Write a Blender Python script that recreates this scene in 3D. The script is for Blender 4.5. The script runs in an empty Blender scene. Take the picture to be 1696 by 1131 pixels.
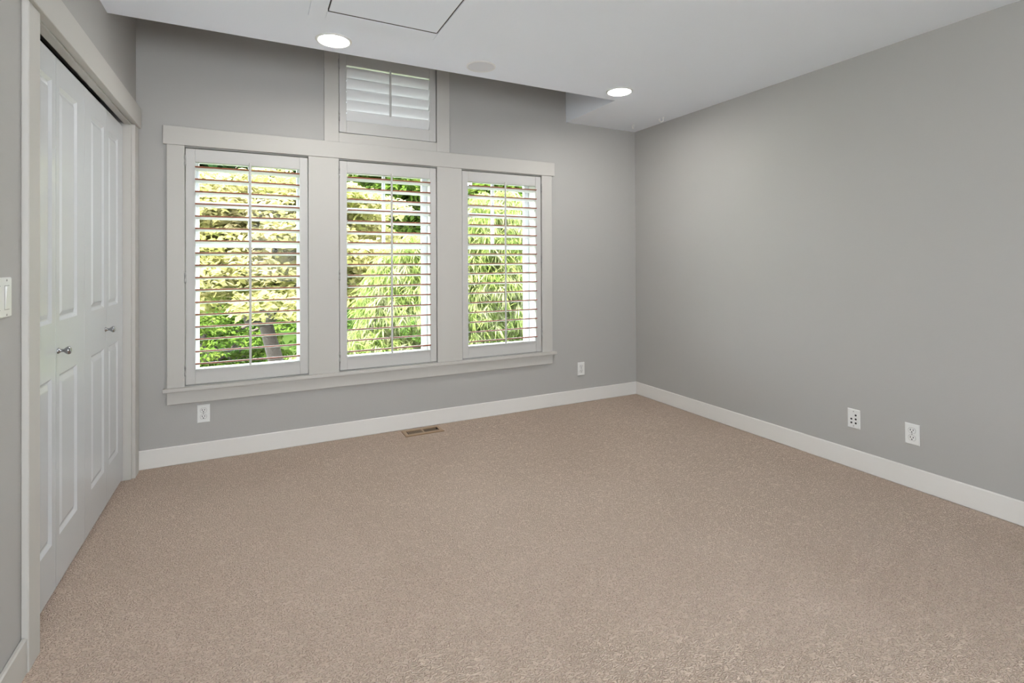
import bpy, bmesh, math, random
import numpy as np
from mathutils import Matrix, Vector

random.seed(7)
rng = np.random.default_rng(7)
scene = bpy.context.scene
col = scene.collection
PI = math.pi

# ------------------------------------------------------------------ camera
F_PX, CY_PX = 846.26, 429.08
yaw, pitch, roll = math.radians(26.8388), math.radians(-0.2865), math.radians(0.25195)
M0 = Matrix(((1, 0, 0), (0, 0, 1), (0, -1, 0)))
Rz = Matrix(((math.cos(yaw), -math.sin(yaw), 0), (math.sin(yaw), math.cos(yaw), 0), (0, 0, 1)))
Rx = Matrix(((1, 0, 0), (0, math.cos(pitch), -math.sin(pitch)), (0, math.sin(pitch), math.cos(pitch))))
Rr = Matrix(((math.cos(roll), -math.sin(roll), 0), (math.sin(roll), math.cos(roll), 0), (0, 0, 1)))
RM = (Rr @ Rx @ M0 @ Rz).transposed()
cam_d = bpy.data.cameras.new('camera')
cam = bpy.data.objects.new('camera', cam_d)
col.objects.link(cam)
cam.matrix_world = Matrix.Translation((0, 0, 1.22)) @ RM.to_4x4()
cam_d.sensor_fit = 'HORIZONTAL'
cam_d.sensor_width = 36.0
cam_d.lens = F_PX / 1696 * 36.0
cam_d.shift_y = -(565.5 - CY_PX) / 1696
cam_d.clip_start = 0.02
cam_d.clip_end = 300
scene.camera = cam

# ------------------------------------------------------------------ light
scene.view_settings.view_transform = 'Standard'
scene.view_settings.look = 'None'
scene.view_settings.exposure = 1.56
scene.view_settings.gamma = 1.0
scene.view_settings.use_curve_mapping = False

world = bpy.data.worlds.new('sky')
scene.world = world
world.use_nodes = True
wn = world.node_tree.nodes
wn['Background'].inputs['Color'].default_value = (0.86, 0.93, 1.0, 1)
wn['Background'].inputs['Strength'].default_value = 6.0

sun_d = bpy.data.lights.new('sun', 'SUN')
sun_d.energy = 12.0
sun_d.angle = math.radians(2)
sun_d.color = (1.0, 0.95, 0.85)
sun = bpy.data.objects.new('sun', sun_d)
col.objects.link(sun)
sun.rotation_euler = Vector((0.55, 0.30, -0.78)).to_track_quat('-Z', 'Y').to_euler()

# added fill light, outside the made-up opening in the wall behind the camera
fill_d = bpy.data.lights.new('fill_light', 'AREA')
fill_d.shape = 'RECTANGLE'
fill_d.size, fill_d.size_y = 1.2, 1.2
fill_d.energy = 11
fill_d.color = (0.98, 0.99, 1.0)
fill = bpy.data.objects.new('fill_light', fill_d)
col.objects.link(fill)
fill.location = (0.5, -1.85, 1.5)
fill.rotation_euler = (PI / 2, 0, 0)

CAN_STRENGTH = 64.0     # ceiling downlights

# ------------------------------------------------------------------ materials
def srgb(r, g, b):
    f = lambda c: ((c / 255) / 12.92) if c / 255 <= 0.04045 else (((c / 255) + 0.055) / 1.055) ** 2.4
    return (f(r), f(g), f(b), 1)

def mat(name, color, rough=0.6, metal=0.0, bump=None, var=0.0, spec=0.5, coat=0.0):
    """principled surface; bump=(scale, strength, distance), var = slight colour mottling"""
    m = bpy.data.materials.new(name)
    m.use_nodes = True
    nt = m.node_tree
    b = nt.nodes['Principled BSDF']
    b.inputs['Base Color'].default_value = color
    b.inputs['Roughness'].default_value = rough
    b.inputs['Metallic'].default_value = metal
    b.inputs['Specular IOR Level'].default_value = spec
    b.inputs['Coat Weight'].default_value = coat
    tc = nt.nodes.new('ShaderNodeTexCoord')
    if var:
        n = nt.nodes.new('ShaderNodeTexNoise')
        n.inputs['Scale'].default_value = 1.7
        n.inputs['Detail'].default_value = 3
        nt.links.new(tc.outputs['Object'], n.inputs['Vector'])
        mx = nt.nodes.new('ShaderNodeMix')
        mx.data_type = 'RGBA'
        mx.inputs['A'].default_value = tuple(c * (1 - var) for c in color[:3]) + (1,)
        mx.inputs['B'].default_value = tuple(min(1, c * (1 + var)) for c in color[:3]) + (1,)
        nt.links.new(n.outputs['Fac'], mx.inputs['Factor'])
        nt.links.new(mx.outputs['Result'], b.inputs['Base Color'])
    if bump:
        n = nt.nodes.new('ShaderNodeTexNoise')
        n.inputs['Scale'].default_value = bump[0]
        n.inputs['Detail'].default_value = 2
        nt.links.new(tc.outputs['Object'], n.inputs['Vector'])
        bp = nt.nodes.new('ShaderNodeBump')
        bp.inputs['Strength'].default_value = bump[1]
        bp.inputs['Distance'].default_value = bump[2]
        nt.links.new(n.outputs['Fac'], bp.inputs['Height'])
        nt.links.new(bp.outputs['Normal'], b.inputs['Normal'])
    return m

M_WALL = mat('wall_paint', srgb(173, 171, 167), 0.75, bump=(160, 0.12, 0.002), var=0.012, spec=0.25)
M_CEIL = mat('ceiling_paint', srgb(234, 238, 244), 0.85, bump=(140, 0.10, 0.002), var=0.01, spec=0.2)
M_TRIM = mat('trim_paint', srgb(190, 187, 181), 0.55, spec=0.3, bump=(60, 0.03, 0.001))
M_BASE_LIT = mat('baseboard_paint_lit', srgb(222, 219, 214), 0.5, spec=0.3)  # trim paint made brighter: the light falling on the baseboards is in the colour
M_SHUT = mat('shutter_paint', srgb(194, 192, 188), 0.5, spec=0.3)
M_LOUV_LIT = mat('louver_paint_lit', srgb(214, 214, 213), 0.5, spec=0.3)  # lighter copy of the shutter paint, daylight on the louvers painted in
M_DOOR = mat('door_paint', srgb(198, 200, 201), 0.25, spec=0.5, bump=(35, 0.03, 0.001))
M_EDGE_FRINGE = mat('louver_edge_fringe', srgb(150, 84, 58), 0.5)  # warm fringe of light along the louver fronts, put into the colour
M_PLATE = mat('plate_plastic', srgb(222, 222, 219), 0.3)
M_HOOK = mat('hook_vinyl', srgb(250, 250, 248), 0.3)
M_DARK = mat('dark_slot', srgb(34, 32, 31), 0.6)
M_GROOVE = mat('plate_groove', srgb(150, 148, 144), 0.6)
M_CHROME = mat('chrome', (0.36, 0.36, 0.37, 1), 0.1, metal=1.0)
M_HINGE = mat('hinge_metal', srgb(168, 167, 164), 0.35, metal=0.5)
M_VENT = mat('vent_tan', srgb(168, 142, 112), 0.4, metal=0.25)
M_VENTD = mat('vent_shaft', srgb(30, 22, 18), 0.7)
M_GRILLE = mat('speaker_mesh', srgb(216, 217, 219), 0.7, bump=(900, 0.6, 0.001))
M_SASH = mat('sash_vinyl', srgb(212, 215, 219), 0.35)
M_EXT = mat('siding_paint', srgb(196, 190, 180), 0.8)
M_CLOSET = mat('closet_shade', srgb(70, 68, 66), 0.8)  # darkness of the unlit closet is put into the colour

def mat_carpet():
    m = bpy.data.materials.new('carpet_loop')
    m.use_nodes = True
    nt = m.node_tree
    N, L = nt.nodes, nt.links
    b = N['Principled BSDF']
    b.inputs['Roughness'].default_value = 0.95
    b.inputs['Specular IOR Level'].default_value = 0.1
    tc = N.new('ShaderNodeTexCoord')
    # winding rows of yarn loops: contour bands of a fine noise, a little stretched along x
    mp = N.new('ShaderNodeMapping')
    mp.inputs['Scale'].default_value = (46, 74, 50)
    L.new(tc.outputs['Object'], mp.inputs['Vector'])
    n1 = N.new('ShaderNodeTexNoise')
    n1.noise_dimensions = '2D'
    n1.inputs['Scale'].default_value = 1.0
    n1.inputs['Detail'].default_value = 1.2
    L.new(mp.outputs[0], n1.inputs['Vector'])
    k1 = N.new('ShaderNodeMath'); k1.operation = 'MULTIPLY'; k1.inputs[1].default_value = 27.0
    L.new(n1.outputs['Fac'], k1.inputs[0])
    sn = N.new('ShaderNodeMath'); sn.operation = 'SINE'
    L.new(k1.outputs[0], sn.inputs[0])
    h1 = N.new('ShaderNodeMath'); h1.operation = 'MULTIPLY_ADD'; h1.inputs[1].default_value = 0.5; h1.inputs[2].default_value = 0.5
    L.new(sn.outputs[0], h1.inputs[0])
    n2 = N.new('ShaderNodeTexNoise')
    n2.inputs['Scale'].default_value = 150
    n2.inputs['Detail'].default_value = 2
    L.new(tc.outputs['Object'], n2.inputs['Vector'])
    mu = N.new('ShaderNodeMath'); mu.operation = 'MULTIPLY_ADD'; mu.inputs[1].default_value = 0.7
    L.new(n2.outputs['Fac'], mu.inputs[0]); L.new(h1.outputs[0], mu.inputs[2])
    bp = N.new('ShaderNodeBump')
    bp.inputs['Strength'].default_value = 1.0
    bp.inputs['Distance'].default_value = 0.004
    L.new(mu.outputs[0], bp.inputs['Height'])
    L.new(bp.outputs['Normal'], b.inputs['Normal'])
    rp = N.new('ShaderNodeValToRGB')
    rp.color_ramp.elements[0].position = 0.05
    rp.color_ramp.elements[0].color = srgb(132, 114, 100)  # grooves darkened: shade between the loops put into the colour
    rp.color_ramp.elements[1].position = 0.62
    rp.color_ramp.elements[1].color = srgb(210, 190, 173)
    L.new(mu.outputs[0], rp.inputs['Fac'])
    # large soft soiling
    n3 = N.new('ShaderNodeTexNoise'); n3.inputs['Scale'].default_value = 1.3; n3.inputs['Detail'].default_value = 4
    L.new(tc.outputs['Object'], n3.inputs['Vector'])
    r3 = N.new('ShaderNodeValToRGB')
    r3.color_ramp.elements[0].position = 0.3; r3.color_ramp.elements[0].color = (0.93, 0.92, 0.91, 1)
    r3.color_ramp.elements[1].position = 0.7; r3.color_ramp.elements[1].color = (1, 1, 1, 1)
    L.new(n3.outputs['Fac'], r3.inputs['Fac'])
    mx = N.new('ShaderNodeMix'); mx.data_type = 'RGBA'; mx.blend_type = 'MULTIPLY'
    mx.inputs['Factor'].default_value = 1.0
    L.new(rp.outputs['Color'], mx.inputs['A']); L.new(r3.outputs['Color'], mx.inputs['B'])
    L.new(mx.outputs['Result'], b.inputs['Base Color'])
    return m
M_CARPET = mat_carpet()

def mat_glass():
    m = bpy.data.materials.new('window_glass')
    m.use_nodes = True
    nt = m.node_tree
    nt.nodes.remove(nt.nodes['Principled BSDF'])
    out = nt.nodes['Material Output']
    t = nt.nodes.new('ShaderNodeBsdfTransparent'); t.inputs['Color'].default_value = (0.97, 0.98, 0.98, 1)
    g = nt.nodes.new('ShaderNodeBsdfGlossy'); g.inputs['Roughness'].default_value = 0.02
    mx = nt.nodes.new('ShaderNodeMixShader'); mx.inputs['Fac'].default_value = 0.008
    nt.links.new(t.outputs[0], mx.inputs[1]); nt.links.new(g.outputs[0], mx.inputs[2])
    nt.links.new(mx.outputs[0], out.inputs['Surface'])
    return m
M_GLASS = mat_glass()

def mat_emit(name, color, strength):
    m = bpy.data.materials.new(name)
    m.use_nodes = True
    b = m.node_tree.nodes['Principled BSDF']
    b.inputs['Base Color'].default_value = (0.9, 0.9, 0.9, 1)
    b.inputs['Emission Color'].default_value = color
    b.inputs['Emission Strength'].default_value = strength
    return m
M_LAMP = mat_emit('lamp_lens', (1.0, 0.985, 0.955, 1), CAN_STRENGTH)

def mat_leaf(name, stops, scale, trans=0.35, fine=6.0, dim=0.24):
    """leaf: colour varies over the crown by noise; part of the light passes through"""
    m = bpy.data.materials.new(name)
    m.use_nodes = True
    nt = m.node_tree
    N, L = nt.nodes, nt.links
    N.remove(N['Principled BSDF'])
    out = N['Material Output']
    tc = N.new('ShaderNodeTexCoord')
    n = N.new('ShaderNodeTexNoise'); n.inputs['Scale'].default_value = scale; n.inputs['Detail'].default_value = fine
    n.inputs['Roughness'].default_value = 0.65
    L.new(tc.outputs['Object'], n.inputs['Vector'])
    r = N.new('ShaderNodeValToRGB')
    cr = r.color_ramp
    while len(cr.elements) < len(stops):
        cr.elements.new(0.5)
    for e, (p, c) in zip(cr.elements, stops):
        e.position = p; e.color = tuple(k * dim for k in c[:3]) + (1,)
    L.new(n.outputs['Fac'], r.inputs['Fac'])
    d = N.new('ShaderNodeBsdfDiffuse'); t = N.new('ShaderNodeBsdfTranslucent')
    L.new(r.outputs['Color'], d.inputs['Color']); L.new(r.outputs['Color'], t.inputs['Color'])
    mx = N.new('ShaderNodeMixShader'); mx.inputs['Fac'].default_value = trans
    L.new(d.outputs[0], mx.inputs[1]); L.new(t.outputs[0], mx.inputs[2])
    L.new(mx.outputs[0], out.inputs['Surface'])
    return m

M_LEAF_GOLD = mat_leaf('leaf_golden', [(0.25, srgb(158, 188, 88)), (0.42, srgb(216, 216, 130)), (0.56, srgb(240, 229, 166)), (0.75, srgb(250, 234, 206))], 1.6, 0.62, dim=0.34)
M_LEAF_GREEN = mat_leaf('leaf_green', [(0.25, srgb(74, 112, 44)), (0.5, srgb(126, 160, 66)), (0.75, srgb(190, 204, 110))], 2.2)
M_LEAF_WEEP = mat_leaf('leaf_weeping', [(0.25, srgb(120, 158, 78)), (0.45, srgb(188, 212, 116)), (0.58, srgb(232, 238, 176)), (0.75, srgb(244, 246, 220))], 5.0, 0.5, dim=0.30)
M_LEAF_CONIFER = mat_leaf('leaf_conifer', [(0.3, srgb(30, 52, 32)), (0.55, srgb(62, 92, 52)), (0.8, srgb(120, 146, 92))], 1.5, 0.15)
M_LEAF_SHRUB = mat_leaf('leaf_shrub', [(0.3, srgb(64, 104, 50)), (0.55, srgb(122, 160, 74)), (0.8, srgb(200, 212, 128))], 2.5, 0.3)
M_BARK = mat('bark', srgb(58, 50, 44), 0.9, bump=(30, 0.8, 0.02), var=0.3)
M_LAWN = mat_leaf('lawn_grass', [(0.3, srgb(92, 138, 62)), (0.5, srgb(128, 168, 78)), (0.75, srgb(176, 196, 108))], 0.35, 0.0, 8)
M_PATH = mat('path_concrete', srgb(206, 202, 194), 0.9, bump=(20, 0.3, 0.01), var=0.1)
M_SHINGLE = mat('roof_shingle', srgb(72, 58, 50), 0.9, bump=(12, 0.6, 0.02), var=0.2)
M_HOUSE = mat('house_siding', srgb(66, 56, 48), 0.85, bump=(8, 0.3, 0.02), var=0.12)
M_HGLASS = mat('house_window_glass', srgb(70, 80, 88), 0.15)

# ------------------------------------------------------------------ mesh helpers
class MB:
    def __init__(self):
        self.v, self.f, self.mi, self.sm = [], [], [], []

    def add(self, vs, fs, mi=0, smooth=False):
        o = len(self.v)
        self.v += [tuple(p) for p in vs]
        for f in fs:
            self.f.append(tuple(i + o for i in f)); self.mi.append(mi); self.sm.append(smooth)
        return self

    def box(self, x0, x1, y0, y1, z0, z1, c=0.0, mi=0):
        """box, optionally with chamfered edges of width c"""
        x0, x1 = min(x0, x1), max(x0, x1); y0, y1 = min(y0, y1), max(y0, y1); z0, z1 = min(z0, z1), max(z0, z1)
        if c <= 0:
            vs = [(x, y, z) for z in (z0, z1) for y in (y0, y1) for x in (x0, x1)]
            fs = [(0, 2, 3, 1), (4, 5, 7, 6), (0, 1, 5, 4), (2, 6, 7, 3), (0, 4, 6, 2), (1, 3, 7, 5)]
            return self.add(vs, fs, mi)
        c = min(c, (x1 - x0) * .45, (y1 - y0) * .45, (z1 - z0) * .45)
        bm = bmesh.new()
        bmesh.ops.create_cube(bm, size=1.0)
        for v in bm.verts:
            v.co = Vector((x0 if v.co.x < 0 else x1, y0 if v.co.y < 0 else y1, z0 if v.co.z < 0 else z1))
        bmesh.ops.bevel(bm, geom=list(bm.edges), offset=c, segments=1, affect='EDGES', profile=0.5)
        bm.verts.index_update()
        self.add([v.co[:] for v in bm.verts], [[v.index for v in f.verts] for f in bm.faces], mi)
        bm.free()
        return self

    def lathe(self, prof, n=28, M=None, mi=0, smooth=True, cap0=True, cap1=True):
        """profile [(r, h)] spun about local z; M places it"""
        M = M or Matrix.Identity(4)
        vs, fs = [], []
        for r, h in prof:
            for k in range(n):
                a = 2 * PI * k / n
                vs.append((M @ Vector((r * math.cos(a), r * math.sin(a), h)))[:])
        for i in range(len(prof) - 1):
            for k in range(n):
                k2 = (k + 1) % n
                fs.append((i * n + k, i * n + k2, (i + 1) * n + k2, (i + 1) * n + k))
        if cap0 and prof[0][0] > 1e-6: fs.append(tuple(reversed(range(n))))
        if cap1 and prof[-1][0] > 1e-6: fs.append(tuple((len(prof) - 1) * n + k for k in range(n)))
        return self.add(vs, fs, mi, smooth)

    def tube(self, pts, rad, n=8, mi=0):
        """tapered tube through points; rad = list"""
        vs, fs = [], []
        P = [Vector(p) for p in pts]
        for i, p in enumerate(P):
            t = (P[min(i + 1, len(P) - 1)] - P[max(i - 1, 0)]).normalized()
            a = t.orthogonal() if i == 0 else (self._a - t * self._a.dot(t))
            a.normalize(); self._a = a
            b = t.cross(a)
            for k in range(n):
                q = p + (a * math.cos(2 * PI * k / n) + b * math.sin(2 * PI * k / n)) * rad[i]
                vs.append(q[:])
        for i in range(len(P) - 1):
            for k in range(n):
                k2 = (k + 1) % n
                fs.append((i * n + k, i * n + k2, (i + 1) * n + k2, (i + 1) * n + k))
        fs.append(tuple(reversed(range(n)))); fs.append(tuple((len(P) - 1) * n + k for k in range(n)))
        return self.add(vs, fs, mi, True)

    def mesh(self, name, mats):
        me = bpy.data.meshes.new(name)
        me.from_pydata(self.v, [], self.f)
        for m in (mats if isinstance(mats, (list, tuple)) else [mats]):
            me.materials.append(m)
        me.polygons.foreach_set('material_index', self.mi)
        me.polygons.foreach_set('use_smooth', self.sm)
        bm = bmesh.new(); bm.from_mesh(me)
        bmesh.ops.recalc_face_normals(bm, faces=bm.faces)
        bm.to_mesh(me); bm.free()
        me.update()
        return me

    def build(self, name, mats, parent=None, loc=(0, 0, 0)):
        o = bpy.data.objects.new(name, self.mesh(name, mats))
        col.objects.link(o)
        o.location = loc
        if parent: o.parent = parent
        return o

def tag(o, label=None, cat=None, group=None, kind=None):
    if label: o['label'] = label
    if cat: o['category'] = cat
    if group: o['group'] = group
    if kind: o['kind'] = kind
    return o

def empty(name, loc=(0, 0, 0), rot=(0, 0, 0), parent=None):
    o = bpy.data.objects.new(name, None)
    o.empty_display_size = 0.05
    col.objects.link(o)
    o.location = loc; o.rotation_euler = rot
    if parent: o.parent = parent
    return o

def structure(o, label, cat):
    return tag(o, label, cat, None, 'structure')

def copy_tree(o, parent=None):
    c = o.copy(); col.objects.link(c); c.parent = parent
    for ch in o.children: copy_tree(ch, c)
    return c

# ------------------------------------------------------------------ room dimensions
XL, XR = -0.618, 3.145           # side walls
YW, YB = 3.692, -1.60            # window wall, wall behind the camera
YEXT = 3.91                      # outer face of the window wall
ZC, ZTOP = 2.41, 3.05            # ceiling, top of the light well
LIP_Y, SOF_X = 3.026, 2.393      # edges of the light well
CF = 3.674                       # front plane of the window casing
WIN = {'a': (-0.371, 0.327), 'b': (0.529, 1.229), 'c': (1.433, 2.136)}
WZ0, WZ1 = 0.474, 1.926
UZ0, UZ1 = 2.120, 2.674

# floor
structure(MB().box(XL - 0.9, XR + .15, YB - .15, YEXT, -0.12, 0).build('floor', M_CARPET), 'beige looped wall to wall carpet across the room', 'floor')

# window wall: grid with the four openings left out
w = MB()
holes = [(WIN[k][0] - .004, WIN[k][1] + .004, WZ0 - .004, WZ1 + .004) for k in 'abc'] + [(WIN['b'][0] - .004, WIN['b'][1] + .004, UZ0 - .004, UZ1 + .004)]
xs = sorted({XL - .16, XR + .16, *[h[0] for h in holes], *[h[1] for h in holes]})
zs = sorted({-0.12, 3.2, *[h[2] for h in holes], *[h[3] for h in holes]})
def grid_wall(mb, xs, zs, holes, y0, y1):
    """one wall with openings: front and back skins, outer rim and reveals, no inner faces"""
    inh = lambda x, z: any(h[0] < x < h[1] and h[2] < z < h[3] for h in holes)
    idx = {}
    def vid(i, j, k):
        if (i, j, k) not in idx:
            idx[(i, j, k)] = len(vs); vs.append((xs[i], (y0, y1)[k], zs[j]))
        return idx[(i, j, k)]
    vs, fs = [], []
    solid = lambda i, j: 0 <= i < len(xs) - 1 and 0 <= j < len(zs) - 1 and not inh((xs[i] + xs[i + 1]) / 2, (zs[j] + zs[j + 1]) / 2)
    for i in range(len(xs) - 1):
        for j in range(len(zs) - 1):
            if not solid(i, j): continue
            for k in (0, 1):
                fs.append((vid(i, j, k), vid(i + 1, j, k), vid(i + 1, j + 1, k), vid(i, j + 1, k)))
            for (di, dj, e) in ((-1, 0, ((i, j), (i, j + 1))), (1, 0, ((i + 1, j), (i + 1, j + 1))), (0, -1, ((i, j), (i + 1, j))), (0, 1, ((i, j + 1), (i + 1, j + 1)))):
                if not solid(i + di, j + dj):
                    (a, b), (c, d) = e
                    fs.append((vid(a, b, 0), vid(c, d, 0), vid(c, d, 1), vid(a, b, 1)))
    mb.add(vs, fs)
grid_wall(w, xs, zs, holes, YW, YEXT)
structure(w.build('wall_front', M_WALL), 'grey painted wall with the three shuttered windows', 'wall')

# left wall with the closet opening (built along x, then turned)
CO = (2.110, 3.560, 2.012)       # closet opening y0, y1, top
w = MB()
w.box(XL - .14, XL, YB - .15, CO[0], -0.12, 3.2)
w.box(XL - .14, XL, CO[1], YW, -0.12, 3.2)
w.box(-.646, XL, CO[0], CO[1], CO[2], 3.2)
w.box(XL - .14, -.646, CO[0], CO[1], 2.12, 3.2)
structure(w.build('wall_left', M_WALL), 'grey painted wall holding the white closet doors', 'wall')
structure(MB().box(XR, XR + .15, YB - .15, YW, -0.12, 3.2).build('wall_right', M_WALL), 'plain grey painted wall with two small outlet plates', 'wall')
# back wall behind the camera; opening added to let the fill light in
w = MB()
grid_wall(w, [XL, -0.1, 1.1, XR], [-0.12, 0.9, 2.1, 3.2], [(-0.1, 1.1, 0.9, 2.1)], YB - .15, YB)
structure(w.build('wall_back', M_WALL), 'grey wall behind the camera with an opening added for fill light', 'wall')
# closet interior
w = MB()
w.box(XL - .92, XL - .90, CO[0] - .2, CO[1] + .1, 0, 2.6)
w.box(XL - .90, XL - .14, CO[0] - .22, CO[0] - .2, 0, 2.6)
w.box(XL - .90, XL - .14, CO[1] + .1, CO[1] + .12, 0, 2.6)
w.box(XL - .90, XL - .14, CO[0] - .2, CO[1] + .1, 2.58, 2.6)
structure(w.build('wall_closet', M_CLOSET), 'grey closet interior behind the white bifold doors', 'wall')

# ceiling with the hatch opening and the light well over the windows
HX0, HX1, HY0, HY1 = 0.313, 0.853, 1.975, 2.537
c = MB()
def ring_slab(mb):
    # main slab with the hatch hole, as boxes that meet without overlapping
    mb.box(XL, HX0, YB - .15, LIP_Y, ZC, 3.2)
    mb.box(HX1, XR, YB - .15, LIP_Y, ZC, 3.2)
    mb.box(HX0, HX1, YB - .15, HY0, ZC, 3.2)
    mb.box(HX0, HX1, HY1, LIP_Y, ZC, 3.2)
    mb.box(HX0, HX1, HY0, HY1, ZC + .35, 3.2)
ring_slab(c)
c.box(SOF_X, XR, LIP_Y, YW, ZC, 3.2)
c.box(XL, SOF_X, LIP_Y, YW, ZTOP, 3.2)
structure(c.build('ceiling', M_CEIL), 'white flat ceiling with a raised well over the windows', 'ceiling')

# baseboards
BH = 0.113
def board(name, label, boxes, m_=None):
    m = MB()
    for b in boxes: m.box(*b, c=0.004)
    return structure(m.build(name, m_ or M_BASE_LIT), label, 'baseboard')
board('baseboard_front', 'white baseboard under the three windows', [(XL, XR, YW - .014, YW, 0, BH)])
board('baseboard_right', 'white baseboard along the plain grey wall with two outlet plates', [(XR - .015, XR, YB, YW - .014, 0, BH)])
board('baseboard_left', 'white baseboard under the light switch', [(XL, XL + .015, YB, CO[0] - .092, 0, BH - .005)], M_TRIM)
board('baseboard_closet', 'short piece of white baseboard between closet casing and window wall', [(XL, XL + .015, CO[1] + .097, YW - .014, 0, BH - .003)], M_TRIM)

# ------------------------------------------------------------------ window casing
def trim(name, label, boxes, c=0.002):
    m = MB()
    for b in boxes: m.box(*b, c=c)
    return structure(m.build(name, M_TRIM), label, 'window trim')
G = 0.003
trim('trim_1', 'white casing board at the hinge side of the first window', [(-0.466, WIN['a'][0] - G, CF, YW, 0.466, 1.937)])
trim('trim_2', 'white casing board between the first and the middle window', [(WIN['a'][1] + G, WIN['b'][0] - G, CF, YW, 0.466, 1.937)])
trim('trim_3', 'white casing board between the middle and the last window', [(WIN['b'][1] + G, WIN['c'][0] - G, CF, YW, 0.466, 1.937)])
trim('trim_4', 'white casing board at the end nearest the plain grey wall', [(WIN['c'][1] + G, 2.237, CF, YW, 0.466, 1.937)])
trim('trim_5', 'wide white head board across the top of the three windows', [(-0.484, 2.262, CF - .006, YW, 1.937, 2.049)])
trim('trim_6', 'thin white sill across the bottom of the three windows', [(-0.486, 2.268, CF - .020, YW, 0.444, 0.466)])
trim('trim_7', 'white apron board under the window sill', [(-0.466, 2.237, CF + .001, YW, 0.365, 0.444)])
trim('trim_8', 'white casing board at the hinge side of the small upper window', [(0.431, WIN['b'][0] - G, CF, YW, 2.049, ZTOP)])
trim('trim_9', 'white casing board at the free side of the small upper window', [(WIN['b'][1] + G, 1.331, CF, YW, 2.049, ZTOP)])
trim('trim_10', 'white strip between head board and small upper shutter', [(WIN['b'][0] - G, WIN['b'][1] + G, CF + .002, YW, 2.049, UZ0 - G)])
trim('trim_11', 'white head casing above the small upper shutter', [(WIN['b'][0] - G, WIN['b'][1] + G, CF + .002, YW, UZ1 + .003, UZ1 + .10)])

# ------------------------------------------------------------------ windows behind the shutters
def window(name, x0, x1, z0, z1, label, hung=True):
    r = structure(empty(name, ((x0 + x1) / 2, YEXT - .05, z0)), label, 'window')
    ox, oy, oz = r.location
    def put(nm, boxes, m=M_SASH, parent=r, c=0.002):
        mb = MB()
        for b in boxes: mb.box(b[0] - ox, b[1] - ox, b[2] - oy, b[3] - oy, b[4] - oz, b[5] - oz, c=c)
        return mb.build(nm, m, parent)
    t = 0.014
    put('jamb', [(x0 - .004, x0 + t, YW + .032, YEXT + .02, z0 - .004, z1 + .004), (x1 - t, x1 + .004, YW + .032, YEXT + .02, z0 - .004, z1 + .004),
                 (x0 + t, x1 - t, YW + .032, YEXT + .02, z0 - .004, z0 + t), (x0 + t, x1 - t, YW + .032, YEXT + .02, z1 - t, z1 + .004)], M_TRIM, c=0)
    a0, a1, b0, b1 = x0 + t, x1 - t, z0 + t, z1 - t
    s = 0.042
    xm = (x0 + x1) / 2
    if hung:
        y0, y1 = YEXT - .038, YEXT - .003
        zr0, zr1 = 1.322, 1.352
        sa = put('sash', [(a0, a0 + s, y0, y1, b0, b1), (a1 - s, a1, y0, y1, b0, b1), (a0 + s, a1 - s, y0, y1, b1 - s, b1), (a0 + s, a1 - s, y0, y1, b0, b0 + .05)])
        put('crossbar', [(a0 + s, a1 - s, y0 + .002, y1 - .002, zr0, zr1)], parent=r)
        put('muntin', [(xm - .011, xm + .011, y0 + .006, y1 - .006, zr1, b1 - s)], parent=r)
        put('muntin', [(a0 + s, a1 - s, y0 + .007, y1 - .007, 1.600, 1.620)], parent=r)
        yy = (y0 + y1) / 2
        for za, zb in ((zr1, b1 - s), (b0 + .05, zr0)):
            MB().add([(a0 + s - ox, yy - oy, za - oz), (a1 - s - ox, yy - oy, za - oz), (a1 - s - ox, yy - oy, zb - oz), (a0 + s - ox, yy - oy, zb - oz)], [(0, 1, 2, 3)]).build('pane', M_GLASS, r)
    else:
        y0, y1 = YEXT - .04, YEXT - .003
        sa = put('sash', [(a0, a0 + s, y0, y1, b0, b1), (a1 - s, a1, y0, y1, b0, b1), (a0 + s, a1 - s, y0, y1, b0, b0 + s), (a0 + s, a1 - s, y0, y1, b1 - s, b1)])
        yy = (y0 + y1) / 2
        MB().add([(a0 + s - ox, yy - oy, b0 + s - oz), (a1 - s - ox, yy - oy, b0 + s - oz), (a1 - s - ox, yy - oy, b1 - s - oz), (a0 + s - ox, yy - oy, b1 - s - oz)], [(0, 1, 2, 3)]).build('pane', M_GLASS, sa)
    return r
window('window_1', *WIN['a'], WZ0, WZ1, 'white hung window behind the shutter nearest the closet')
window('window_2', *WIN['b'], WZ0, WZ1, 'white hung window behind the middle shutter')
window('window_3', *WIN['c'], WZ0, WZ1, 'white hung window behind the shutter farthest from the closet')
window('window_4', *WIN['b'], UZ0, UZ1, 'small high window behind the closed upper shutter', False)

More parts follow.
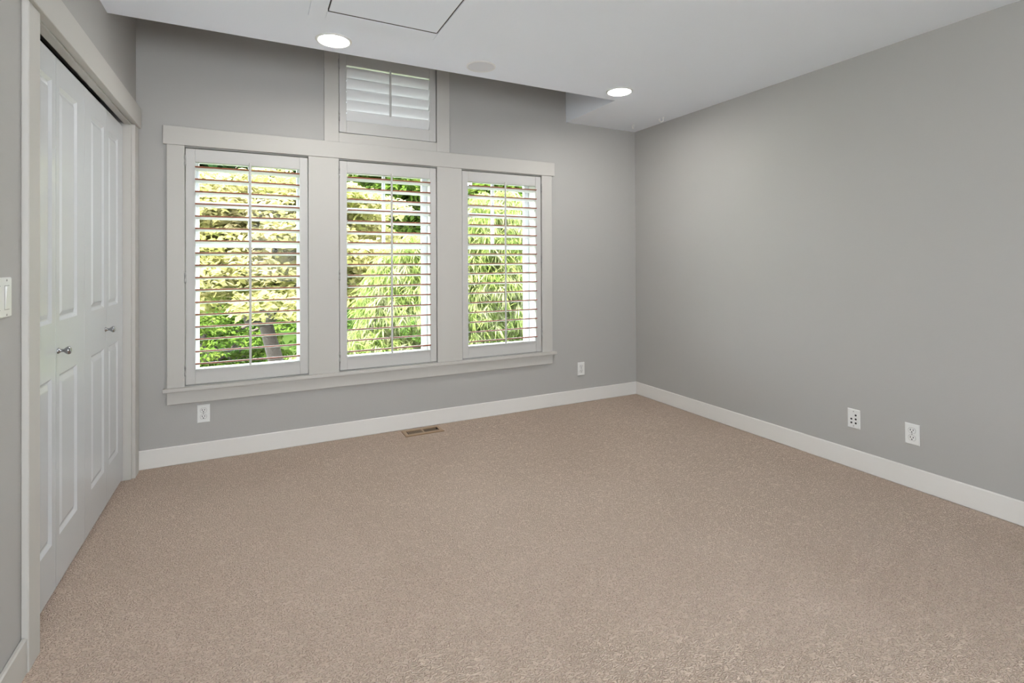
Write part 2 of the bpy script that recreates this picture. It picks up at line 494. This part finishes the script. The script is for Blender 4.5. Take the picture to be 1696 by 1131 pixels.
# ------------------------------------------------------------------ plantation shutters
TH = 0.030                      # panel thickness
PF = CF + 0.010                 # panel front plane
def louver_mesh(length, chord, thick, edge):
    n = 22
    prof = []
    for k in range(n):
        a = 2 * PI * k / n
        ca, sa = math.cos(a), math.sin(a)
        prof.append((chord / 2 * math.copysign(abs(ca) ** 0.75, ca), thick / 2 * math.copysign(abs(sa) ** 0.8, sa)))
    mb = MB()
    vs = [(-length / 2, y, z) for y, z in prof] + [(length / 2, y, z) for y, z in prof]
    for k in range(n):
        k2 = (k + 1) % n
        ym = (prof[k][0] + prof[k2][0]) / 2
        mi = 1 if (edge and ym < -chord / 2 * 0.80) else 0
        mb.add([vs[k], vs[k2], vs[n + k2], vs[n + k]], [(0, 1, 2, 3)], mi, True)
    mb.add(vs, [tuple(range(n)), tuple(range(n, 2 * n))], 0)
    me = mb.mesh('louver', [M_LOUV_LIT, M_EDGE_FRINGE])
    bm = bmesh.new(); bm.from_mesh(me)
    bmesh.ops.remove_doubles(bm, verts=bm.verts, dist=1e-5)
    bmesh.ops.recalc_face_normals(bm, faces=bm.faces)
    for e in bm.edges:
        e.smooth = not (len(e.link_faces) == 2 and e.calc_face_angle(0) > 1.2)
    bm.to_mesh(me); bm.free()
    return me

def hinge_mesh():
    mb = MB()
    mb.box(-.0045, .0045, -.007, .004, -.033, .033, c=.002)
    mb.lathe([(.0045, -.034), (.0055, -.012), (.0045, -.0115), (.0045, .0115), (.0055, .012), (.0045, .034)], 10, Matrix.Translation((0, -.006, 0)))
    return mb.mesh('hinge', M_HINGE)
ME_HINGE = hinge_mesh()

def shutter(name, x0, x1, z0, z1, ox0, ox1, oz0, oz1, zfront, tilt, hinge_side, hinge_z, rod, label, edge=True, chord=0.089):
    r = tag(empty(name, ((x0 + x1) / 2, PF, z0)), label, 'window shutter', 'white plantation shutters')
    cx, cz = (x0 + x1) / 2, z0
    x0, x1, z0, z1 = x0 + .0015, x1 - .0015, z0 + .002, z1 - .0025
    def bx(nm, a0, a1, b0, b1, y0=0.0, y1=TH, c=.002):
        return MB().box(a0 - cx, a1 - cx, y0, y1, b0 - cz, b1 - cz, c=c).build(nm, M_SHUT, r)
    bx('stile', x0, ox0, z0, z1); bx('stile', ox1, x1, z0, z1)
    bx('top_rail', ox0, ox1, oz1, z1, .0012); bx('bottom_rail', ox0, ox1, z0, oz0, .0012)
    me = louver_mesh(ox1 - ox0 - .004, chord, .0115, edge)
    yc = TH / 2
    for zf in zfront:
        o = bpy.data.objects.new('louver', me); col.objects.link(o); o.parent = r
        # zf is the height of the room-side edge; the louver slopes down towards the glass
        o.location = ((ox0 + ox1) / 2 - cx, yc + .002, zf - chord / 2 * math.sin(tilt) - cz)
        o.rotation_euler = (-tilt, 0, 0)
    # tilt rod in front of the louvers
    ry = yc + .002 - chord / 2 * math.cos(tilt) - .005
    mb = MB().box(rod[0] - .007 - cx, rod[0] + .007 - cx, ry - .011, ry, rod[1] - cz, rod[2] - cz, c=.004)
    mb.build('tilt_rod', M_SHUT, r)
    hx = (x0 - .002) if hinge_side < 0 else (x1 + .002)
    for hz in hinge_z:
        o = bpy.data.objects.new('hinge', ME_HINGE); col.objects.link(o); o.parent = r
        o.location = (hx - cx, -.004, hz - cz)
    return r

TILT = math.radians(9.5)
ZF = [0.604 + 0.0755 * k for k in range(17)]
for key, side, label, rx in (('a', -1, 'plantation shutter nearest the closet, golden tree seen through its open louvers', 0.0), ('b', -1, 'middle plantation shutter with open louvers, under the small upper shutter', 0.0),
                             ('c', 1, 'plantation shutter nearest the plain wall, hinged at its far side', 0.0)):
    x0, x1 = WIN[key]
    shutter('window_shutter', x0, x1, WZ0, WZ1, x0 + .051, x1 - .051, .562, 1.842, ZF, TILT, side, (0.565, 1.13, 1.845) if side < 0 else (0.63, 1.24, 1.83), ((x0 + x1) / 2 + .004, .572, 1.855), label)
UZF = [2.278 + 0.0755 * k for k in range(5)]
shutter('window_shutter', *WIN['b'], UZ0, UZ1, WIN['b'][0] + .050, WIN['b'][1] - .050, 2.207, 2.592, UZF, math.radians(66), -1, (2.23, 2.59),
        ((WIN['b'][0] + WIN['b'][1]) / 2 + .004, 2.265, 2.60), 'small high shutter with closed louvers above the middle window', False)

# ------------------------------------------------------------------ closet casing and bifold doors
XC = -0.600                      # casing front
m = MB()
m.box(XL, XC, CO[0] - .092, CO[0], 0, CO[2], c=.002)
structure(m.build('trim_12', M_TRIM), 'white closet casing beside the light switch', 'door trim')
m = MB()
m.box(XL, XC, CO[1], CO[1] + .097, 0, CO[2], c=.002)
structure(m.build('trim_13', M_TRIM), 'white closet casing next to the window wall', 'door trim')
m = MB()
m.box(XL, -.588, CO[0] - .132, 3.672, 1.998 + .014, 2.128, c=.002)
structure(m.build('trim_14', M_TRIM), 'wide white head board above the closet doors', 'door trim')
m = MB()
m.box(XL - .14, XL + .001, CO[0] - .001, CO[0] + .014, 0, CO[2], c=.001)
m.box(XL - .14, XL + .001, CO[1] - .012, CO[1] + .001, 0, CO[2], c=.001)
m.box(-.648, XL + .001, CO[0] + .014, CO[1] - .012, CO[2] - .008, CO[2] + .001, c=.001)
structure(m.build('trim_15', M_TRIM), 'white jamb lining inside the closet opening', 'door trim')

XD = -0.655                      # face of the doors
def leaf_mesh(y0, y1, z0, z1, panels, th=.034):
    """moulded door leaf in the y-z plane facing +x; panels = [(ya, yb, za, zb)]"""
    mb = MB()
    ys = sorted({y0, y1, *[p[0] for p in panels], *[p[1] for p in panels]})
    zs_ = sorted({z0, z1, *[p[2] for p in panels], *[p[3] for p in panels]})
    for i in range(len(ys) - 1):
        for j in range(len(zs_) - 1):
            if any(p[0] <= ys[i] < p[1] and p[2] <= zs_[j] < p[3] for p in panels): continue
            mb.add([(0, ys[i], zs_[j]), (0, ys[i + 1], zs_[j]), (0, ys[i + 1], zs_[j + 1]), (0, ys[i], zs_[j + 1])], [(0, 1, 2, 3)])
    for ya, yb, za, zb in panels:
        rings = [(0, 0), (.004, -.003), (.012, -.009), (.017, -.009), (.034, -.002), (.038, -.0015)]
        prev = None
        for ins, d in rings:
            q = [(d, ya + ins, za + ins), (d, yb - ins, za + ins), (d, yb - ins, zb - ins), (d, ya + ins, zb - ins)]
            if prev:
                for k in range(4):
                    mb.add([prev[k], prev[(k + 1) % 4], q[(k + 1) % 4], q[k]], [(0, 1, 2, 3)])
            prev = q
        mb.add(prev, [(0, 1, 2, 3)])
    b = [(-th, y0, z0), (-th, y1, z0), (-th, y1, z1), (-th, y0, z1)]
    f = [(0, y0, z0), (0, y1, z0), (0, y1, z1), (0, y0, z1)]
    mb.add(b + f, [(0, 1, 2, 3), (0, 1, 5, 4), (1, 2, 6, 5), (2, 3, 7, 6), (3, 0, 4, 7)])
    return mb
def knob_mesh():
    M = Matrix.Rotation(PI / 2, 4, 'Y')
    return MB().lathe([(.0001, 0), (.011, 0), (.0115, .002), (.009, .005), (.006, .009), (.0055, .015), (.007, .019), (.0125, .025), (.0155, .031), (.0155, .034), (.0135, .038), (.008, .0405), (.0001, .041)], 24, M).mesh('knob', M_CHROME)
ME_KNOB = knob_mesh()
DZ0, DZ1 = .019, 1.990
leaves = [(2.126, 2.4555), (2.4585, 2.8175), (2.8215, 3.1895), (3.1925, 3.545)]
panels_y = [(2.195, 2.417), (2.497, 2.715), (2.922, 3.143), (3.234, 3.432)]
for d, (i0, i1) in enumerate(((0, 1), (2, 3))):
    r = empty('door_%d' % (d + 1), (XD, leaves[i0][0], DZ0))
    structure(r, ('white bifold closet door pair beside the light switch', 'white bifold closet door pair next to the windows')[d], 'closet door')
    for i in (i0, i1):
        y0, y1 = leaves[i]
        oy = leaves[i0][0]
        pa, pb = panels_y[i]
        o = leaf_mesh(y0 - oy, y1 - oy, 0, DZ1 - DZ0, [(pa - oy, pb - oy, .198 - DZ0, .802 - DZ0), (pa - oy, pb - oy, 1.004 - DZ0, 1.892 - DZ0)]).build('door_leaf', M_DOOR, r)
        ky = {1: 2.480, 2: 3.167}.get(i)
        if ky:
            k = bpy.data.objects.new('knob', ME_KNOB); col.objects.link(k); k.parent = o
            k.location = (-.0005, ky - oy, .893 - DZ0)
            k['label'] = 'polished chrome knob'

# ------------------------------------------------------------------ ceiling fittings
def downlight(x, y, label, strength_mat=M_LAMP):
    r = tag(empty('ceiling_light', (x, y, ZC)), label, 'ceiling light', 'recessed ceiling lights')
    MB().lathe([(.0765, -.002), (.079, -.006), (.088, -.006), (.0935, -.002), (.0935, .0)], 40, cap0=False, cap1=False).build('trim_ring', M_PLATE, r)
    MB().lathe([(.0001, -.0035), (.06, -.0035), (.0768, -.002)], 40, cap0=False, cap1=False).build('lens', strength_mat, r)
    return r
downlight(.386, 2.868, 'round white recessed light in the ceiling beside the attic hatch')
downlight(2.295, 2.853, 'round recessed light in the ceiling near the bare corner')

r = tag(empty('ceiling_speaker', (1.238, 2.853, ZC)), 'round grey mesh speaker set in the ceiling between the two lights', 'speaker')
MB().lathe([(.078, -.003), (.081, -.007), (.087, -.006), (.0895, 0)], 40, cap0=False, cap1=False).build('rim', M_PLATE, r)
MB().lathe([(.0001, -.005), (.05, -.0048), (.0785, -.003)], 40, cap0=False, cap1=False).build('grille', M_GRILLE, r)

# attic hatch
r = tag(empty('attic_hatch', ((HX0 + HX1) / 2, (HY0 + HY1) / 2, ZC)), 'white square attic hatch panel framed in the ceiling', 'attic hatch')
hx, hy = (HX1 - HX0) / 2, (HY1 - HY0) / 2
MB().box(-hx + .006, hx - .006, -hy + .005, hy - .011, -.0065, .008, c=.001).build('hatch_panel', M_CEIL, r)
M_GAP_SHADE = mat('gap_shade', srgb(70, 66, 62), 0.9)  # dark strips standing in for the shadow in the gap round the panel
MB().box(-hx + .003, hx - .003, hy - .0105, hy - .0015, -.0060, .010).box(hx - .0048, hx - .0012, -hy + .006, hy - .0105, -.0060, .010).box(-hx + .0012, -hx + .0048, -hy + .006, hy - .0105, -.0060, .010).build('shade_strip', M_GAP_SHADE, r)
T = .078
for nm, b in (('casing_board', (-hx - T, -hx - .001, -hy - T, hy + T)), ('casing_board', (hx + .001, hx + T, -hy - T, hy + T)),
              ('casing_board', (-hx - .001, hx + .001, hy + .001, hy + T)), ('casing_board', (-hx - .001, hx + .001, -hy - T, -hy - .001))):
    MB().box(*b, -.008, 0, c=.002).build(nm, M_CEIL, r)

# cup hooks
def hook(x, y, rz, label):
    mb = MB()
    mb.lathe([(.007, 0), (.0075, -.003), (.004, -.004)], 12)
    pts = [(0, 0, 0), (0, 0, -.014)]
    R = .0115
    for k in range(10):
        a = PI * 0.5 + k / 9 * PI * 1.15
        pts.append((-R + R * math.cos(a - PI / 2), 0, -.014 - R * 1.15 + R * 1.15 - R * 1.1 * math.sin(a - PI / 2)))
    mb.tube(pts, [.0032] * len(pts), 8)
    mb.v = [(x_ * 1.35, y_ * 1.35, z_ * 1.35) for x_, y_, z_ in mb.v]
    o = mb.build('ceiling_hook', M_HOOK, None, (x, y, ZC))
    o.rotation_euler = (0, 0, rz)
    return tag(o, label, 'hook', 'white cup hooks in the ceiling')
hook(2.962, 3.49, 0.45, 'small white cup hook in the ceiling corner above the window wall')
hook(3.037, 3.212, -0.45, 'small white cup hook in the ceiling close to the plain grey wall')

# ------------------------------------------------------------------ wall plates (local: x across, z up, front at -y)
def plate_mesh(wd, ht):
    mb = MB()
    a, b = wd / 2, ht / 2
    rings = [(0, 0), (0, -.003), (.0035, -.006)]
    prev = None
    for ins, y in rings:
        q = [(-a + ins, y, -b + ins), (a - ins, y, -b + ins), (a - ins, y, b - ins), (-a + ins, y, b - ins)]
        if prev:
            for k in range(4): mb.add([prev[k], prev[(k + 1) % 4], q[(k + 1) % 4], q[k]], [(0, 1, 2, 3)])
        prev = q
    mb.add(prev, [(0, 1, 2, 3)])
    mb.add([(-a, 0, -b), (a, 0, -b), (a, 0, b), (-a, 0, b)], [(0, 1, 2, 3)])
    return mb
TOY = Matrix.Rotation(PI / 2, 4, 'X')   # lathe axis z -> -y
def receptacle_mesh():
    mb = MB()
    n = 28
    # rounded face with flat top and bottom, a groove around it, three dark slots
    def outline(R, h, y):
        return [(R * math.cos(2 * PI * k / n), y, max(-h, min(h, R * math.sin(2 * PI * k / n)))) for k in range(n)]
    o1, o2, o3 = outline(.0180, .0150, -.0062), outline(.0166, .0136, -.0062), outline(.0164, .0134, -.0074)
    base = outline(.0180, .0150, -.0055)
    def band(p, q, mi):
        for k in range(n):
            k2 = (k + 1) % n
            mb.add([p[k], p[k2], q[k2], q[k]], [(0, 1, 2, 3)], mi)
    band(base, o1, 2); band(o1, o2, 2); band(o2, o3, 0)
    mb.add(o3, [tuple(range(n))], 0)
    y = -.0076
    for x, hh in ((-.0064, .0048), (.0064, .0040)):
        mb.box(x - .0018, x + .0018, y, -.0070, .0035 - hh, .0035 + hh, mi=1)
    mb.lathe([(.0033, .0070), (.0033, .0077)], 12, Matrix.Translation((0, 0, -.0075)) @ TOY, mi=1, smooth=False)
    return mb.mesh('receptacle', [M_PLATE, M_DARK, M_GROOVE])
ME_REC = receptacle_mesh()
def screw(parent, z, x=0):
    MB().lathe([(.0032, .0055), (.0030, .0066), (.0001, .0070)], 12, Matrix.Translation((x, 0, z)) @ TOY).build('screw', M_GROOVE, parent)
def outlet(loc, rz, label):
    r = tag(empty('wall_outlet', loc, (0, 0, rz)), label, 'outlet', 'duplex wall outlets')
    plate_mesh(.069, .111).build('plate', M_PLATE, r)
    for z in (.0195, -.0195):
        o = bpy.data.objects.new('receptacle', ME_REC); col.objects.link(o); o.parent = r; o.location = (0, 0, z)
    screw(r, 0)
    return r
outlet((-.2775, YW, .2895), 0, 'white duplex outlet on the window wall, below the first window')
outlet((2.534, YW, .2895), 0, 'white duplex outlet on the window wall near the bare corner')
outlet((XR, 1.478, .2885), -PI / 2, 'white duplex outlet on the plain grey wall, nearer the camera than the five-hole plate')
r = tag(empty('cable_plate', (XR, 1.776, .2905), (0, 0, -PI / 2)), 'white wall plate with five dark round jacks on the plain grey wall', 'wall plate')
plate_mesh(.069, .111).build('plate', M_PLATE, r)
for x, z in ((-.012, -.003), (-.012, -.025), (.0125, .022), (.0125, -.001), (.0125, -.024)):
    MB().lathe([(.0056, .0055), (.0056, .0068), (.0044, .0078), (.0040, .0076), (.0001, .0072)], 14, Matrix.Translation((x, 0, z)) @ TOY, smooth=False).build('jack', M_DARK, r)
screw(r, .042); screw(r, -.042)

# light switch on the left wall: local front must face +x
r = tag(empty('light_switch', (XL, 1.879, 1.1265), (0, 0, PI / 2)), 'white rocker light switch plate on the wall beside the closet casing', 'light switch')
plate_mesh(.116, .112).build('plate', M_PLATE, r)
def rocker_mesh():
    mb = MB()
    a, b = .0130, .0320
    mb.box(-a - .0018, a + .0018, -.0068, -.005, -b - .0018, b + .0018, mi=1)
    vs = [(-a, -.006, -b), (a, -.006, -b), (a, -.006, b), (-a, -.006, b), (-a, -.0075, -b), (a, -.0075, -b), (a, -.0115, b), (-a, -.0115, b)]
    mb.add(vs, [(0, 1, 2, 3), (4, 5, 6, 7), (0, 1, 5, 4), (1, 2, 6, 5), (2, 3, 7, 6), (3, 0, 4, 7)])
    return mb.mesh('rocker', [M_PLATE, M_GROOVE])
ME_ROCK = rocker_mesh()
for x in (.023, -.034):
    o = bpy.data.objects.new('rocker', ME_ROCK); col.objects.link(o); o.parent = r; o.location = (x, 0, 0)
    screw(r, .048, x); screw(r, -.048, x)

# ------------------------------------------------------------------ floor register
vx0, vx1, vy0, vy1 = .945, 1.227, 3.516, 3.646
r = tag(empty('floor_vent', ((vx0 + vx1) / 2, (vy0 + vy1) / 2, 0)), 'tan metal floor vent in the carpet under the middle window', 'floor vent')
a, b = (vx1 - vx0) / 2, (vy1 - vy0) / 2
mb = MB()
def frame_ring(mb, o, i, z0, z1):
    (oa, ob), (ia, ib) = o, i
    P = [(-oa, -ob, z0), (oa, -ob, z0), (oa, ob, z0), (-oa, ob, z0)]
    Q = [(-ia, -ib, z1), (ia, -ib, z1), (ia, ib, z1), (-ia, ib, z1)]
    for k in range(4): mb.add([P[k], P[(k + 1) % 4], Q[(k + 1) % 4], Q[k]], [(0, 1, 2, 3)])
frame_ring(mb, (a, b), (a, b), 0, .004)
frame_ring(mb, (a, b), (a - .006, b - .006), .004, .007)
frame_ring(mb, (a - .006, b - .006), (a - .026, b - .030), .007, .007)
frame_ring(mb, (a - .026, b - .030), (a - .026, b - .030), .007, .001)
mb.build('frame', M_VENT, r)
MB().box(-a + .026, a - .026, -b + .030, b - .030, .0005, .0012).build('shaft', M_VENTD, r)
n = 20
for k in range(n + 1):
    x = -a + .026 + (2 * a - .052) * k / n
    if k in (0, n): continue
    if k == n // 2:
        MB().box(x - .005, x + .005, -b + .030, b - .030, .001, .007).build('center_bar', M_VENT, r); continue
    o = MB().box(-.0018, .0018, -b + .030, b - .030, -.0012, .0012).build('blade', M_VENT, r, (x, 0, .0056))
    o.rotation_euler = (0, .9 if k > n // 2 else 0, 0)
MB().box(a - .040, a - .033, -.012, .012, .004, .0125, c=.001).build('lever', M_VENTD, r)

# ------------------------------------------------------------------ outside: ground, path, neighbour house
GZ = -2.5
def gz(x, y):
    return GZ + max(0.0, y - 13.0) * 0.085 + 0.10 * math.sin(x * .5) * math.sin(y * .4)
g = MB()
nx, ny = 48, 48
vs = [(-40 + 80 * i / nx, YEXT + .2 + 56 * j / ny, gz(-40 + 80 * i / nx, YEXT + .2 + 56 * j / ny)) for j in range(ny + 1) for i in range(nx + 1)]
fs = [(j * (nx + 1) + i, j * (nx + 1) + i + 1, (j + 1) * (nx + 1) + i + 1, (j + 1) * (nx + 1) + i) for j in range(ny) for i in range(nx)]
g.add(vs, fs, 0, True)
structure(g.build('ground', M_LAWN), 'green lawn rising away from the windows', 'lawn')
h = tag(empty('neighbor_house', (2.0, 35.0, gz(2, 35))), 'brown neighboring house half hidden behind the garden trees', 'house')
def hb(nm, bx, m, par=h, c=0): return MB().box(*bx, c=c).build(nm, m, par)
wallh = hb('wall', (-13, 13, 0, 8, -1, 5.4), M_HOUSE)
rf = MB().add([(-13.8, -1, 5.2), (13.8, -1, 5.2), (13.8, 9, 5.2), (-13.8, 9, 5.2), (-11.5, 4, 8.4), (11.5, 4, 8.4)],
              [(0, 1, 5, 4), (2, 3, 4, 5), (1, 2, 5), (3, 0, 4), (0, 1, 2, 3)]).build('roof', M_SHINGLE, h)
for x in (-11, -8, -5, -2, 1, 4, 7, 10):
    f = hb('window', (x - .7, x + .7, -.08, .02, 2.4, 4.2), M_SASH)
    MB().box(x - .6, x + .6, -.10, -.075, 2.5, 4.1).build('pane', M_HGLASS, f)

# ------------------------------------------------------------------ trees
def leaf_object(name, pts, nrm_bias, size, aspect, material, parent, droop=0.0, loc=(0, 0, 0)):
    """one small two-quad leaf blade at every point"""
    n = len(pts)
    az = rng.uniform(0, 2 * PI, n)
    pitch_ = rng.normal(-droop, .35, n)
    s = size * rng.uniform(.65, 1.3, n)
    d = np.stack([np.cos(az) * np.cos(pitch_), np.sin(az) * np.cos(pitch_), np.sin(pitch_)], 1)
    up = np.tile(np.array([0, 0, 1.0]), (n, 1)) + rng.normal(0, nrm_bias, (n, 3))
    side = np.cross(d, up); side /= np.linalg.norm(side, axis=1, keepdims=True) + 1e-9
    wv = side * (s * aspect / 2)[:, None]
    tip = d * s[:, None]
    tip2 = tip.copy(); tip2[:, 2] -= s * .22
    mid = d * (s * .5)[:, None]
    V = np.empty((n, 4, 3))
    V[:, 0] = pts; V[:, 1] = pts + mid + wv; V[:, 2] = pts + tip2; V[:, 3] = pts + mid - wv
    me = bpy.data.meshes.new(name)
    me.vertices.add(n * 4); me.vertices.foreach_set('co', V.reshape(-1))
    me.loops.add(n * 4); me.loops.foreach_set('vertex_index', np.arange(n * 4, dtype=np.int32))
    me.polygons.add(n); me.polygons.foreach_set('loop_start', np.arange(n, dtype=np.int32) * 4)
    me.polygons.foreach_set('loop_total', np.full(n, 4, dtype=np.int32))
    me.materials.append(material)
    me.update(calc_edges=True); me.validate()
    o = bpy.data.objects.new(name, me); col.objects.link(o)
    if parent: o.parent = parent
    o.location = loc
    return o

def pad_points(cen, rad, n, shell=.75):
    """points in a flattened pad, more of them near its upper skin"""
    v = rng.normal(0, 1, (n, 3)); v /= np.linalg.norm(v, axis=1, keepdims=True)
    v[:, 2] = np.abs(v[:, 2]) * np.where(rng.random(n) < .8, 1, -.5)
    rr = np.where(rng.random(n) < shell, rng.uniform(.86, 1.04, n), rng.uniform(.3, 1, n))
    return np.array(cen) + v * rr[:, None] * np.array(rad)

def branchy(parent, base, targets, r0, wob=.12):
    """trunk and limbs of one tree; each limb a part"""
    for t in targets:
        a, b = Vector(base), Vector(t)
        mids = [a]
        for k in range(1, 6):
            f = k / 6
            q = a.lerp(b, f) + Vector((random.uniform(-wob, wob), random.uniform(-wob, wob), random.uniform(-wob, wob) + .25 * math.sin(f * PI) * (b - a).length * .3))
            mids.append(q)
        mids.append(b)
        MB().tube([m_[:] for m_ in mids], [r0 * (1 - .8 * k / 6) for k in range(7)], 7).build('branch', M_BARK, parent)

def tree(name, label, group, root, trunk_top, trunk_r, pads, nleaf, leaf_size, aspect, material, droop=.15, bias=.5, limb_r=.05):
    t = tag(empty(name, root), label, 'tree', group)
    rt = Vector(root)
    tt = Vector(trunk_top) - rt
    mid = tt * .5 + Vector((.12, -.08, 0))
    MB().tube([(0, 0, -.2), mid[:], tt[:]], [trunk_r * 1.25, trunk_r, trunk_r * .75], 10).build('trunk', M_BARK, t)
    if limb_r: branchy(t, tt, [Vector(p_[0]) - rt for p_ in pads[:16]], limb_r)
    vol = np.array([p_[1][0] * p_[1][1] for p_ in pads]); vol = vol / vol.sum()
    P = np.concatenate([pad_points(np.array(p_[0]) - np.array(root), p_[1], max(60, int(nleaf * f))) for p_, f in zip(pads, vol)])
    leaf_object('crown', P, bias, leaf_size, aspect, material, t, droop)
    return t

# golden maple, layered pads, straight out from the first window
pads = []
R1 = random.Random(3)
for k in range(44):
    lay = k % 6
    z = 0.62 + lay * .36 + R1.uniform(-.12, .12)
    spread = 2.6 - lay * .22
    a_ = k * 2.39996 + lay; rr = spread * math.sqrt((k // 6 + .4) / 7.4)
    pads.append(((0.35 + rr * math.cos(a_) * 1.05, 9.9 + rr * math.sin(a_) * .7, z), (R1.uniform(.6, 1.05), R1.uniform(.6, 1.0), R1.uniform(.26, .42))))
tree('maple_tree', 'golden leaved maple seen through the shutter nearest the closet', None, (0.6, 10.2, gz(.6, 10.2)), (0.2, 10.2, .1), .15, pads, 40000, .12, .62, M_LEAF_GOLD, limb_r=.055)

# green maple lower and further back
pads = []
R1 = random.Random(5)
for k in range(22):
    lay = k % 4
    z = -1.3 + lay * .5 + R1.uniform(-.12, .12)
    a_ = R1.uniform(0, 2 * PI); rr = 2.6 * math.sqrt(R1.random())
    pads.append(((-1.4 + rr * math.cos(a_) * 1.2, 14.9 + rr * math.sin(a_) * .6, z), (R1.uniform(.5, .9), R1.uniform(.5, .8), R1.uniform(.12, .22))))
tree('maple_tree', 'low green maple with bare dark limbs below the golden one', None, (-1.0, 14.7, gz(-1, 14.7)), (-1.1, 14.7, -1.2), .14, pads, 12000, .12, .6, M_LEAF_GREEN, limb_r=.06)

# weeping laceleaf maple, near, in front of the middle and last windows
def weeping(name, label, root, dome, n, size):
    t = tag(empty(name, root), label, 'tree')
    rt = Vector(root)
    MB().tube([(0, 0, -.2), (.15, .1, 1.2), (-.1, 0, 2.2), (.05, .05, dome[0][2] - rt.z)], [.10, .085, .07, .04], 9).build('trunk', M_BARK, t)
    P, limbs = [], []
    for (cx_, cy_, cz_, rx_, ry_, rz_, share) in dome:
        m_ = int(n * share)
        v = rng.normal(0, 1, (m_, 3)); v /= np.linalg.norm(v, axis=1, keepdims=True)
        v[:, 2] = np.where(rng.random(m_) < .7, np.abs(v[:, 2]), v[:, 2])
        rr = np.where(rng.random(m_) < .7, rng.uniform(.88, 1.05, m_), rng.uniform(.45, 1, m_))
        P.append(np.array([cx_, cy_, cz_]) - np.array(root) + v * rr[:, None] * np.array([rx_, ry_, rz_]))
        for k in range(5):
            a_ = 2 * PI * k / 5 + rx_
            c0 = Vector((cx_, cy_, cz_)) - rt
            limbs.append([Vector((0, 0, max(.6, c0.z - .9))), c0 + Vector((rx_ * .35 * math.cos(a_), ry_ * .35 * math.sin(a_), rz_ * .35)), c0 + Vector((rx_ * .8 * math.cos(a_), ry_ * .8 * math.sin(a_), rz_ * .25)), c0 + Vector((rx_ * math.cos(a_), ry_ * math.sin(a_), -rz_ * .3))])
    for l_ in limbs:
        MB().tube([q[:] for q in l_], [.035, .024, .014, .006], 6).build('branch', M_BARK, t)
    C0 = np.concatenate(P)
    # every sprig: seven narrow hanging blades
    nb = 7
    Q = np.repeat(C0, nb, axis=0) + rng.normal(0, .012, (len(C0) * nb, 3))
    leaf_object('crown', Q, .8, size, .13, M_LEAF_WEEP, t, droop=.85)
    return t
weeping('weeping_maple', 'pale weeping maple with narrow drooping leaves close outside the middle window', (2.5, 6.9, gz(2.5, 6.9)),
        [(2.15, 6.6, .55, .95, .75, 1.05, .24), (3.1, 6.5, .85, .95, .8, 1.35, .28), (1.2, 6.5, -.35, 1.0, .7, .72, .18), (3.9, 6.8, .6, .8, .8, 1.5, .18), (2.7, 6.0, -.5, 1.3, .6, .75, .12)], 11000, .15)

# shrubs along the lawn
def shrub(x, y, rx_, rz_, material, label, name='garden_shrub'):
    z = gz(x, y)
    t = tag(empty(name, (x, y, z)), label, 'shrub', 'shrubs along the lawn')
    MB().tube([(0, 0, -.1), (.03, .02, rz_ * .5), (0, 0, rz_ * .9)], [.05, .04, .02], 7).build('stem', M_BARK, t)
    leaf_object('foliage', pad_points((0, 0, rz_ * .15), (rx_, rx_ * .8, rz_), int(1500 * rx_)), .7, .16, .5, material, t, .2)
for i, (x, y, a_, b_, lab) in enumerate(((-5.8, 18.0, 1.1, 1.2, 'round green shrub on the lawn, farthest towards the closet side'), (-.4, 19.6, 1.3, 1.3, 'round green shrub on the lawn behind the golden tree'),
                                         (2.6, 18.8, 1.4, 1.7, 'round green shrub on the lawn behind the weeping tree'), (4.8, 14.2, 1.5, 2.1, 'tall green shrub seen past the weeping tree'), (8.8, 14.3, 1.7, 2.6, 'largest green shrub, outermost on the plain wall side'))):
    shrub(x, y, a_, b_, M_LEAF_SHRUB, lab)

# tall trees in front of and beside the house
def tall(x, y, hgt, rad, material, label, name, n=9000, seed=1):
    R = random.Random(seed)
    z = gz(x, y)
    pads = []
    for k in range(26):
        f = k / 25
        rr = rad * (1 - .75 * f) if 'conifer' in name else rad * math.sin(PI * (.18 + .75 * f))
        a_ = R.uniform(0, 2 * PI)
        pads.append(((x + rr * .5 * math.cos(a_), y + rr * .5 * math.sin(a_), z + hgt * (.18 + .8 * f)), (rr * .75, rr * .75, hgt * .05)))
    return tree(name, label, 'tall trees beyond the lawn', (x, y, z), (x, y, z + hgt * .8), .22, pads, n, .34, .5, material, .25, .6, 0)
tall(-7.8, 24.5, 12, 2.4, M_LEAF_CONIFER, 'dark conifer beyond the lawn, outermost on the closet side', 'conifer_tree', seed=1)
tall(-.6, 30.8, 12, 2.4, M_LEAF_CONIFER, 'dark conifer beyond the lawn behind the golden tree', 'conifer_tree', seed=2)
tall(6.6, 28.2, 11, 2.2, M_LEAF_GREEN, 'broad green tree beyond the lawn behind the weeping tree', 'leafy_tree', seed=3)
tall(12.6, 26.8, 12, 2.2, M_LEAF_CONIFER, 'dark conifer beyond the lawn past the weeping tree', 'conifer_tree', seed=4)
tall(16.5, 21, 11, 2.4, M_LEAF_GREEN, 'broad green tree beyond the lawn, outermost on the plain wall side', 'leafy_tree', seed=5)

tall(1.8, 24.6, 11, 2.3, M_LEAF_CONIFER, 'dark conifer beyond the lawn between two broad trees', 'conifer_tree', seed=6)
tall(4.6, 19.2, 9.5, 1.8, M_LEAF_GREEN, 'broad green tree close behind the weeping tree', 'leafy_tree', n=12000, seed=7)
tall(-2.2, 19.6, 11, 1.9, M_LEAF_CONIFER, 'dark conifer just beyond the lawn, the one closest to the golden tree', 'conifer_tree', seed=8)
tall(9.4, 19.0, 10, 1.9, M_LEAF_GREEN, 'broad green tree behind the largest shrub', 'leafy_tree', n=12000, seed=9)
